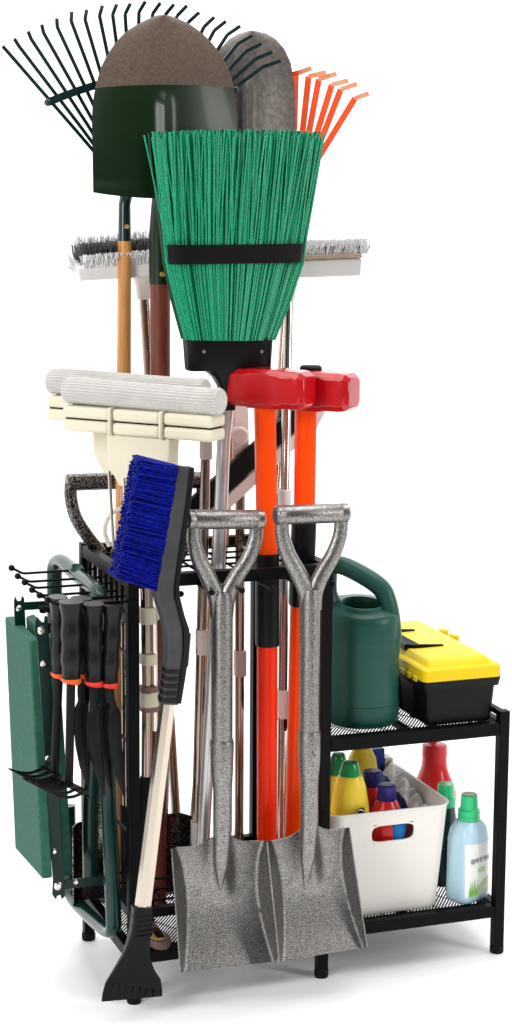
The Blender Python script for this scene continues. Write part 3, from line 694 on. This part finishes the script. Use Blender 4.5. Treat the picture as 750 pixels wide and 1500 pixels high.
X = -.372
pts = curve([PX(100, 1180, X), PX(102, 1285, X), PX(104, 1306, X), PX(112, 1322, X), PX(138, 1348, X), PX(157, 1363, X), PX(166, 1360, X), PX(166, 1335, X), PX(163, 1260, X), PX(159, 1165, X), PX(157, 1060, X)], 6)
gk.part('leg_frame', B().tube(pts, .0112, 18, 1.2), 'kneeler_metal')
b = B(); b.lathe(PX(161, 1253, X)+V((-.002, -.015, 0)), [(0, .008), (.006, .012)], 16, (0, 1, 0)); gk.part('pivot_dimple', b, 'kneeler_metal')

# ------------------------------------------------------------------ six hand tools on the left hooks
def hand_tool(kind, label, top, bot, hw, Y, collar, body):
    t = T(kind, label, 'hand rake' if kind == 'hand_rake' else 'trowel', P(*body[-1][:2], Y), 'black handled hand tools on the side hooks')
    st = []
    for k in range(15):
        q = k/14; wv = 1+.06*math.sin(q*pi*6)*(0 if q < .12 else 1); fl_ = 1.25 if k == 0 else (1.18 if k == 1 else 1)
        if q > .85: wv *= .96
        st.append((top[0]+(bot[0]-top[0])*q, top[1]+(bot[1]-top[1])*q, hw*wv*fl_, .0165*wv*fl_, Y))
    t.part('grip', B().pxloft(st, 22, 2.4), 'grip_black', ang=50)
    t.part('collar', B().pxloft([(bot[0], bot[1]-.5, hw*1.02, .018, Y), (bot[0], bot[1]+4, hw*1.04, .0185, Y), (bot[0]-.5, bot[1]+7, hw*.86, .015, Y)], 22, 2.4), collar)
    if kind == 'hand_rake':
        a, c = P(bot[0], bot[1]+4, Y), P(*body[0], Y)
        t.part('shaft', B().tube([a, c], [.0075, .0070], 16), 'plastic_black')
        e0, e1 = c+V((.014, -.050, -.004)), c+V((-.016, .028, .002)); b = B(); b.bar(e0, e1, .007, .010, (0, 0, 1))
        for k in range(5):
            p = lerp(e0, e1, k/4*.92+.04); b.tube(curve([p, p+V((-.022, -.012, -.002)), p+V((-.046, -.026, .005)), p+V((-.066, -.040, .018))], 4), [.0028]*9+[.0025, .0022, .0018, .001], 8)
        t.part('tines', b, 'plastic_black')
    else:
        t.part('neck', B().tube(curve([P(bot[0], bot[1]+4, Y), P((bot[0]+body[0][0])/2-2, (bot[1]+body[0][1])/2+3, Y), P(body[0][0], body[0][1]+8, Y)], 5), .0062, 12), 'plastic_black')
        t.part('blade', B().pxloft([(u, v, h, d, Y) for u, v, h, d in body], 20, 2), 'plastic_black')
hand_tool('hand_rake', 'hand rake farthest left of the hanging tools, half behind another grip', (85, 874), (86, 985), 11, .030, 'collar_orange', [(80, 1132)])
hand_tool('hand_rake', 'hand rake with orange collar hanging in front, second grip from the left', (104, 881), (104, 993), 14.5, -.022, 'collar_orange', [(101, 1146)])
bl = lambda u, v, du, dv: [(u, v, 6, .006), (u-1, v+10, 10, .007), (u-1, v+35, 11.5, .007), (u+1, v+64, 11, .007), (u+4+du/2, v+94, 8, .006), (u+8+du, v+118+dv, 1.2, .002)]
hand_tool('hand_trowel', 'middle trowel hanging on the left side, with red orange collar', (136, 884), (137, 997), 13, -.022, 'collar_red', [(x[0]+139, *x[1:]) for x in bl(0, 1036, 6, 12)])
hand_tool('hand_trowel', 'trowel nearest the rack post among the front hanging tools', (165, 886), (160, 999), 13, -.022, 'collar_red', [(x[0]+168, *x[1:]) for x in bl(0, 1036, 7, 16)])
hand_tool('hand_trowel', 'trowel hanging behind the front row, its blade showing between the rake shafts', (119, 876), (121, 985), 12, .030, 'collar_orange', [(x[0]+120, *x[1:]) for x in bl(0, 1027, 0, 6)])
hand_tool('hand_trowel', 'trowel hanging deepest, hidden behind the two right front trowels', (150, 878), (150, 988), 12, .030, 'collar_red', [(x[0]+153, *x[1:]) for x in bl(0, 1030, 0, 6)])

# ------------------------------------------------------------------ watering can
cx, cy, z0 = .108, .098, .4312
wc = T('watering_can', 'dark green plastic watering can on the upper shelf beside the middle post', 'watering can', (cx, cy, z0))
rx, ry = .066, .072
prof = [(0, .93), (.006, .985), (.014, 1), (.036, 1.0), (.0365, .99), (.155, .985), (.1555, 1.0), (.185, .995), (.197, .97), (.205, .92), (.209, .84)]
ox, oy, zt = cx-.008, cy-.018, z0+.2096
def oring(r_, z, tilt=.10):
    return [V((ox+r_*math.cos(2*pi*k/56), oy+r_*math.sin(2*pi*k/56), z+tilt*r_*math.sin(2*pi*k/56))) for k in range(56)]
def bring(z, k_, e=2.25):
    return [V((cx+rx*k_*math.copysign(abs(math.cos(q))**(2/e), math.cos(q)), cy+ry*k_*math.copysign(abs(math.sin(q))**(2/e), math.sin(q)), z+(.10*.8*ry*math.sin(q) if k_ < .93 else 0))) for q in [2*pi*k/56 for k in range(56)]]
b = B(); b.loft([bring(z0+.0006+z, k_) for z, k_ in prof]+[oring(.0400, zt+.002), oring(.0385, zt+.0065), oring(.0365, zt+.0075), oring(.0350, zt+.006), oring(.0345, zt-.002), oring(.0345, zt-.060)])
wc.part('body', b, 'can', ang=50)
b = B(); b.loft([oring(.0342, zt-.030), oring(.0342, zt-.028)]); wc.part('inside', b, 'can_shade')  # dark disc across the opening, its colour painting the shade inside
hb = [V((cx-.048, cy+.035, zt-.015)), V((cx-.050, cy+.037, zt+.035)), V((cx-.046, cy+.034, zt+.064)), V((cx-.025, cy+.015, zt+.066)), V((cx+.020, cy-.022, zt+.038)), V((cx+.034, cy-.034, zt+.010)), V((cx+.041, cy-.040, zt-.040)), V((cx+.038, cy-.042, zt-.075)), V((cx+.028, cy-.038, zt-.115))]
pts = curve(hb, 7); n_ = len(pts)
wc.part('handle', B().tube(pts, [.0155+.002*(i/n_) for i in range(n_)], 22), 'can')
wc.part('spout_base', B().vloft(cx-.048, cy+.034, [(zt-.012, .026, .030), (zt, .022, .026), (zt+.02, .013, .015), (zt+.04, .012, .014)], 24, 2), 'can')
sx0 = V((cx-.005, cy+.062, z0+.05)); wc.part('spout', B().tube([sx0, sx0+V((.0, .05, .07)), sx0+V((.0, .10, .15))], [.024, .016, .013], 20), 'can')
b = B(); b.tube([V((cx+.030, cy-.0612, z0+.012)), V((cx+.030, cy-.0617, z0+.09)), V((cx+.037, cy-.0585, z0+.15))], .0009, 6); wc.part('mould_line', b, 'can')
b = B(); b.vloft(cx, cy, [(z0+.034, rx*1.012, ry*1.012), (z0+.0385, rx*1.012, ry*1.012)], 56, 2.25, cap=False); wc.part('seam', b, 'can')

# ------------------------------------------------------------------ toolbox
tb = T('toolbox', 'black plastic toolbox with yellow lid on the upper shelf', 'toolbox', (.258, .17, z0))
x0, x1, y0, y1 = .196, .332, .010, .335
zb = z0+.0008
def lay(z, k, r_): return (z, x0-k, x1+k, y0-k, y1+k, r_)
tb.part('box', B().rrect([lay(zb, -.007, .008), lay(zb+.003, -.004, .010), lay(zb+.066, 0, .010), lay(zb+.0665, .006, .011), lay(zb+.082, .0085, .011)]), 'plastic_black', ang=30)
for y in (.06, .13, .20, .27):
    b = B(); b.box((x0-.0035, y, zb+.004), (x0+.004, y+.012, zb+.066)); tb.part('rib', b, 'plastic_black', bev=.001)
tb.part('lid', B().rrect([lay(zb+.0825, .008, .011), lay(zb+.102, .0075, .011), lay(zb+.105, .0045, .011), lay(zb+.106, -.004, .010), (zb+.116, x0+.008, x1-.012, y0+.012, y1-.014, .010), (zb+.118, x0+.011, x1-.016, y0+.017, y1-.018, .009)]), 'yellow', ang=35)
zl = zb+.1182
b = B(); b.box((x0+.016, .130, zl-.010), (x0+.058, .225, zl+.0006)); h_ = tb.part('handle_recess', b, 'yellow', bev=.002)
b = B(); b.tube([(x0+.078, .112, zl-.001), (x0+.020, .112, zl+.002), (x0+.009, .116, zl+.001), (x0+.009, .234, zl+.001), (x0+.020, .238, zl+.002), (x0+.078, .238, zl-.001)], [.0035, .0046, .0062, .0062, .0046, .0035], 10, 1.1)
tb.part('handle', b, 'plastic_black')
b = B(); b.box((x0+.0155, .133, zl+.0003), (x0+.040, .228, zl+.0012)); tb.part('handle_well_shade', b, 'rubber')  # thin dark sheet on the lid, painting the shade of the handle recess
for k in range(3):
    b = B(); b.box((x0-.0112, .030+k*.026, zb+.0775), (x0-.0078, .046+k*.026, zb+.0875)); tb.part('hinge', b, 'yellow', bev=.0015)
for y in (.20, .245):
    b = B(); b.box((x1+.006, y, zb+.076), (x1+.018, y+.024, zb+.112)); tb.part('latch', b, 'yellow', bev=.003)

# ------------------------------------------------------------------ white bin with bottles
bn = T('storage_bin', 'ivory white plastic bin with a hand hole on the lower shelf', 'bin', (.13, .14, .0900))
bz0, bz1 = .0902, .287
A0 = (.030, .238, .022, .272); A1 = (.014, .251, .008, .288)           # bottom / top x0 x1 y0 y1
def bin_shell():
    b = B(); rings = []
    def ring(t_, k):
        a = [A0[i]+(A1[i]-A0[i])*t_ for i in range(4)]; a = (a[0]+k, a[1]-k, a[2]+k, a[3]-k)
        z = bz0+(bz1-bz0)*t_
        r_ = .028-k; out = []
        sx_, sy_ = a[1]-a[0]-2*r_, a[3]-a[2]-2*r_
        for (cx_, cy_, a0, ex, ey) in ((a[1]-r_, a[3]-r_, 0, -1, 0), (a[0]+r_, a[3]-r_, 90, 0, -1), (a[0]+r_, a[2]+r_, 180, 1, 0), (a[1]-r_, a[2]+r_, 270, 0, 1)):
            for q in range(9): g = R(a0+90*q/8); out.append(V((cx_+r_*math.cos(g), cy_+r_*math.sin(g), z)))
            L_ = sx_ if ex else sy_; m = 70 if (ex == 1) else 8
            e_ = out[-1]
            for q in range(1, m): out.append(e_+V((ex*L_*q/m, ey*L_*q/m, 0)))
        return out
    rings = [ring(-.0, .006), ring(.012, .001)]+[ring(k/40, 0) for k in range(1, 40)]+[ring(.985, -.0005), ring(.99, -.003), ring(1, -.003), ring(1, .002)]+[ring(1-k/40, .0022) for k in range(1, 40)]+[ring(.012, .003)]
    n = len(rings[0]); vr = [[b.b.verts.new(p) for p in r] for r in rings]
    def hole(i, j):
        c = (rings[i][j]+rings[i+1][(j+1) % n])/2
        if c.y > .06: return False
        dx, dz = abs(c.x-.1375), abs(c.z-.2445); return dx < .042 and dz < .0165 and (max(0, dx-.032)/.010)**2+(max(0, dz-.0075)/.009)**2 < 1.05
    for i in range(len(rings)-1):
        for j in range(n):
            if not hole(i, j): b.face((vr[i][j], vr[i][(j+1) % n], vr[i+1][(j+1) % n], vr[i+1][j]))
    b.face(vr[0][::-1]); b.face(vr[-1]); return b
shell = bin_shell()
bn.part('bin_body', shell, 'bin', ang=40)
yf = A0[2]+(A1[2]-A0[2])*.72-.0012
b = B(); ring_pts = []
for k in range(120):
    q = 2*pi*k/120; c_, s_ = math.cos(q), math.sin(q)
    ring_pts.append(V((.1375+.0415*math.copysign(abs(c_)**.45, c_), yf, .2445+.0160*math.copysign(abs(s_)**.55, s_))))
for p in ring_pts: p.y = A0[2]+(A1[2]-A0[2])*((p.z-bz0)/(bz1-bz0))+.0006
cl_ = ring_pts+[ring_pts[0]]
rings = []
for i, p in enumerate(ring_pts):
    d = (p-V((.1375, p.y, .2445))).normalized(); rings.append([p+d*.0042+V((0, -.0007, 0)), p-d*.0010+V((0, -.0009, 0)), p-d*.0010+V((0, .0030, 0)), p+d*.0042+V((0, .0030, 0))])
b.loft(rings, closed=True); bn.part('hole_rim', b, 'bin')

def bottle(label, x, y, z, body, cap, mb, mc, e=2.2, rot=0, group=None, tilt=None, name='bottle'):
    t = T(name, label, 'bottle', (x, y, z), group)
    t.part('body', B().vloft(x, y, [(z+q[0], q[1], q[2]) for q in body], 40, e, rot), mb, ang=50)
    t.part('cap', B().vloft(x, y, [(z+q[0], q[1], q[2]) for q in cap], 40, 2, rot), mc, ang=40)
    if tilt: t.o.rotation_euler = tilt
    return t
zf = .0960
G1 = 'cleaning bottles in the white bin'
ybod = [(0, .015, .014), (.004, .018, .016), (.06, .023, .020), (.10, .0295, .0245), (.13, .0315, .026), (.165, .030, .024), (.195, .0250, .020), (.212, .0195, .0165), (.214, .0175, .015)]
ycap = [(.214, .0185, .0165), (.226, .0175, .0155), (.240, .0145, .013), (.247, .0125, .011), (.250, .0105, .009), (.2505, .008, .007)]
p = P(512, 1190, .054)
t = bottle('yellow bottle with dark green cap and black round mark, in front in the bin', p.x, .054, zf-.002, [(a*1.17, b_*1.16, c*1.1) for a, b_, c in ybod], [(.2485+(a-.214)*.75, b_*1.08, c*1.05) for a, b_, c in ycap], 'bottle_yellow', 'cap_green', group=G1)
m_ = P(529, 1193, .0195); b = B(); b.lathe(m_+V((.0, .0005, 0)), [(0, .0125), (.0006, .0125)], 30, (-.62, 1, .05)); t.part('emblem', b, 'black_gloss')
b = B(); pts = [m_+V((-.004+.0075*math.cos(a)*.9, -.0022+.004*math.cos(a)*.0, .002+.0075*math.sin(a))) for a in [R(20+k*16) for k in range(10)]]; b.tube([q+V((.002, -.0004, 0)) for q in pts], .0011, 6); t.part('emblem_stroke', b, 'label')
p = P(492, 1150, .125); bottle('orange yellow bottle with green cap, at the back left of the white bin', p.x+.004, .125, zf, [(a*1.07, b_, c) for a, b_, c in ybod], [(a*1.07, b_, c) for a, b_, c in ycap], 'bottle_yellow', 'cap_green', group=G1)
p = P(530, 1130, .185); bottle('wide plain yellow bottle in the bin, behind the others under the shelf', p.x, .185, zf, [(0, .03, .022), (.004, .034, .025), (.19, .034, .025), (.235, .026, .02), (.255, .016, .014)], [(.2545, .014, .013), (.275, .013, .012), (.277, .012, .011)], 'bottle_yellow', 'bottle_yellow', group=G1)
rbod = [(0, .028, .028), (.004, .032, .032), (.14, .032, .032), (.172, .030, .030), (.190, .022, .022), (.200, .0165, .0165)]
rcap = [(.197, .0165, .0165), (.199, .0175, .0175), (.225, .0166, .0166), (.2265, .015, .015), (.2267, .012, .012)]
p = P(566, 1180, .058); bottle('red bottle with navy cap, the nearer one in the white bin', p.x, .058, zf-.004, rbod, rcap, 'bottle_red', 'cap_blue', group=G1)
p = P(545, 1160, .118); bottle('red bottle with navy cap, the farther one behind the yellow bottle', p.x, .118, zf+.004, rbod, rcap, 'bottle_red', 'cap_blue', group=G1)
t = T('film_pack', 'wrinkled silver white film pack with blue edge leaning in the white bin', 'package', (.16, .15, zf))
def fp(s, k):
    a = lerp(P(560, 1130, .20), P(618, 1205, .055), k); d = V((.014*(s+1), .010*(s+1), .006*(s+1)-.0)); p = a+d
    p.z += .003*math.sin(k*19+s*2)+.002*math.sin(k*41-s*3); return p
def side(b, off, dz, w_):
    def f(s, k):
        p = fp(-1, k); q = p+V(off); q.z -= dz; return lerp(p, q, (s+1)/2)
    b.sheet(f, 6, 30, w_); return b
t.part('film', B().sheet(fp, 10, 40, .003), 'silver_pack', ang=60)
t.part('edge', side(B(), (-.006, -.004, 0), .018, .003), 'blue_box')
b = B(); b.loft([[fp(s, k)+V((0, 0, -.016 if s < 0 else -.004)) for k in [i/20 for i in range(21)] for s in (s0,)]+[fp(s0, k)+V((.004, .004, -.14)) for k in [1-i/20 for i in range(21)]] for s0 in (-1, 1)]); t.part('pack_body', b, 'silver_pack')
bx = T('blue_carton', 'upright blue carton at the back of the white bin, under the upper shelf', 'carton', (.13, .23, zf))
b = B(); a = P(537, 1096, .235); b.box((a.x, .222, zf), (a.x+.032, .26, a.z)); bx.part('carton', b, 'blue_box', bev=.002)
b = B(); q = P(564, 1110, .24); b.box((a.x+.0325, .222, zf), (a.x+.050, .255, a.z-.020)); bx.part('flap', b, 'silver_pack', bev=.002)
q = P(582, 1219, .034); tb_ = T('scrub_sponge', 'blue net scrub sponge seen through the hand hole of the bin', 'sponge', (q.x, .034, .165))
zc = q.z; tb_.part('net', B().vloft(q.x, .036, [(zc-.055, .010, .010), (zc-.045, .016, .014), (zc+.03, .0165, .014), (zc+.042, .010, .010)], 24, 2.2), 'blue_mesh')

# bottles standing beside the bin
q = P(634, 1180, .200); zs = .0902
t = bottle('tall red bottle standing behind the white bin, under the upper shelf', .320, .235, zs, [(0, .032, .032), (.005, .0415, .0415), (.140, .0415, .0415), (.150, .0395, .0395), (.188, .0255, .0255), (.196, .0235, .0235), (.215, .0225, .0225)], [(.2145, .0240, .0240), (.235, .0235, .0235), (.237, .021, .021)], 'bottle_red', 'bottle_red')
p = P(654, 1172, .120)
t = bottle('mint capped bottle mostly hidden between the bin and the pale blue bottle', p.x+.002, .128, zs-.0, [(0, .018, .016), (.005, .021, .018), (.127, .021, .018), (.147, .018, .017), (.153, .018, .017)], [(.152, .0190, .0190), (.167, .0190, .0190), (.168, .0160, .0160), (.194, .0147, .0147)], 'teal_dark', 'cap_mint')
cb = (.302, .045); rot = R(24)
t = bottle('pale blue detergent bottle with mint green cap and a leafy label, right of the bin', *cb, zs, [(0, .030, .021), (.004, .036, .0265), (.012, .038, .028), (.120, .036, .0265), (.136, .032, .025), (.146, .024, .021), (.151, .019, .019)], [(.150, .0195, .0195), (.153, .0205, .0205), (.158, .0205, .0205), (.159, .0192, .0192), (.162, .0202, .0202), (.170, .0198, .0198), (.172, .0165, .0165), (.197, .0150, .0150), (.1975, .0142, .0142)], 'bottle_sky', 'cap_mint', e=4.2, rot=rot, name='detergent_bottle')
t.part('cap_top', B().lathe((*cb, zs+.1976), [(0, .0140), (.0012, .0136)], 28), 'cap_mint_dark')
ca, sa = math.cos(rot), math.sin(rot)
def bl_pt(x, z, lift=.0006):                      # a point on the broad front face of the pale blue bottle
    k = z/.120; rx_, ry_ = .038+(.036-.038)*k, .028+(.0265-.028)*k
    y = -ry_*(max(0, 1-abs(x/rx_)**4.2))**(1/4.2)-lift
    return V((cb[0]+x*ca-y*sa, cb[1]+x*sa+y*ca, zs+z))
def patch(outline_fn, n, m, lift, th=.0003):
    return B().sheet(lambda s, k: bl_pt(*outline_fn(s, k), lift), n, m, th)
t.part('label', patch(lambda s, k: (.0335*s, .112-.096*k+(.004*s*s if k < .05 else 0)), 24, 20, .0004, -.0003), 'label')
b = B()
for k in range(26):
    x = -.028+random.random()*.024; h_ = .012+random.random()*.020
    b.sheet(lambda s, q: bl_pt(x+(random.random()-.5)*.0004+.0016*s*(1-q)+.003*q*math.sin(k), .0165+h_*q, .0008+.0001*(k % 5)), 1, 5, -.0002)
t.part('grass_print', b, 'label_green')
t.part('label_print', patch(lambda s, k: (.013+.0155*s, .017+.030*k*(.55+.45*math.sin((s+1)*.8))), 10, 6, .0009, -.0003), 'label_pale')
t.part('label_print', patch(lambda s, k: (.0045+.0095*s, .066-.008*k), 8, 3, .0009, -.0003), 'label_pale')
b = B()
for k in range(3): b.sheet(lambda s, q: bl_pt(.013+.011*s, .0215+k*.0045+.0012*q, .0014), 6, 1, -.0002)
t.part('label_lines', b, 'label')
fc = bpy.data.curves.new('text', 'FONT'); fc.body = '植物皂洗液'; fc.size = .0108; fc.align_x = 'CENTER'; fc.resolution_u = 2
fo = bpy.data.objects.new('text', fc); col.objects.link(fo); dg = bpy.context.evaluated_depsgraph_get()
me = bpy.data.meshes.new_from_object(fo.evaluated_get(dg)); bpy.data.objects.remove(fo)
for v in me.vertices: v.co = bl_pt(v.co.x*1.0+.003, .0775+v.co.y, .0013)-V((*cb, zs))
me.materials.append(K['ink']); me.name = 'label_text'
o = bpy.data.objects.new('label_text', me); col.objects.link(o); o.parent = t.o

# ------------------------------------------------------------------ small mauve brush on the base shelf
q = P(232, 1385, .05)
mb = T('shoe_brush', 'small mauve brush with gold rim lying on the lower mesh shelf behind the scraper', 'brush', (q.x, .05, .0900))
c = PZ(232, 1382, .094); a = PZ(225, 1352, .094)
b = B(); ring = lambda ce, hx, hy, z: [ce+V((hx*math.cos(2*pi*k/28), hy*math.sin(2*pi*k/28), z)) for k in range(28)]
b.loft([ring(c, .019, .030, 0), ring(c, .021, .032, .006), ring(c, .019, .030, .013), ring(c, .012, .022, .016)]); mb.part('body', b, 'mauve')
mb.part('handle', B().tube([c+V((0, .02, .010)), c+V((.002, .06, .011)), c+V((.002, .10, .011))], [.012, .010, .009], 14), 'mauve')
b = B(); b.loft([ring(c+V((-.003, -.008, 0)), .0145, .019, .0165), ring(c+V((-.003, -.008, 0)), .0125, .017, .0185)]); mb.part('rim', b, 'gold')
b = B()
for k in range(7): b.box((c.x-.008, c.y-.020+k*.0045, c.z+.0186), (c.x+.006, c.y-.0178+k*.0045, c.z+.0196))
mb.part('slots', b, 'rubber')
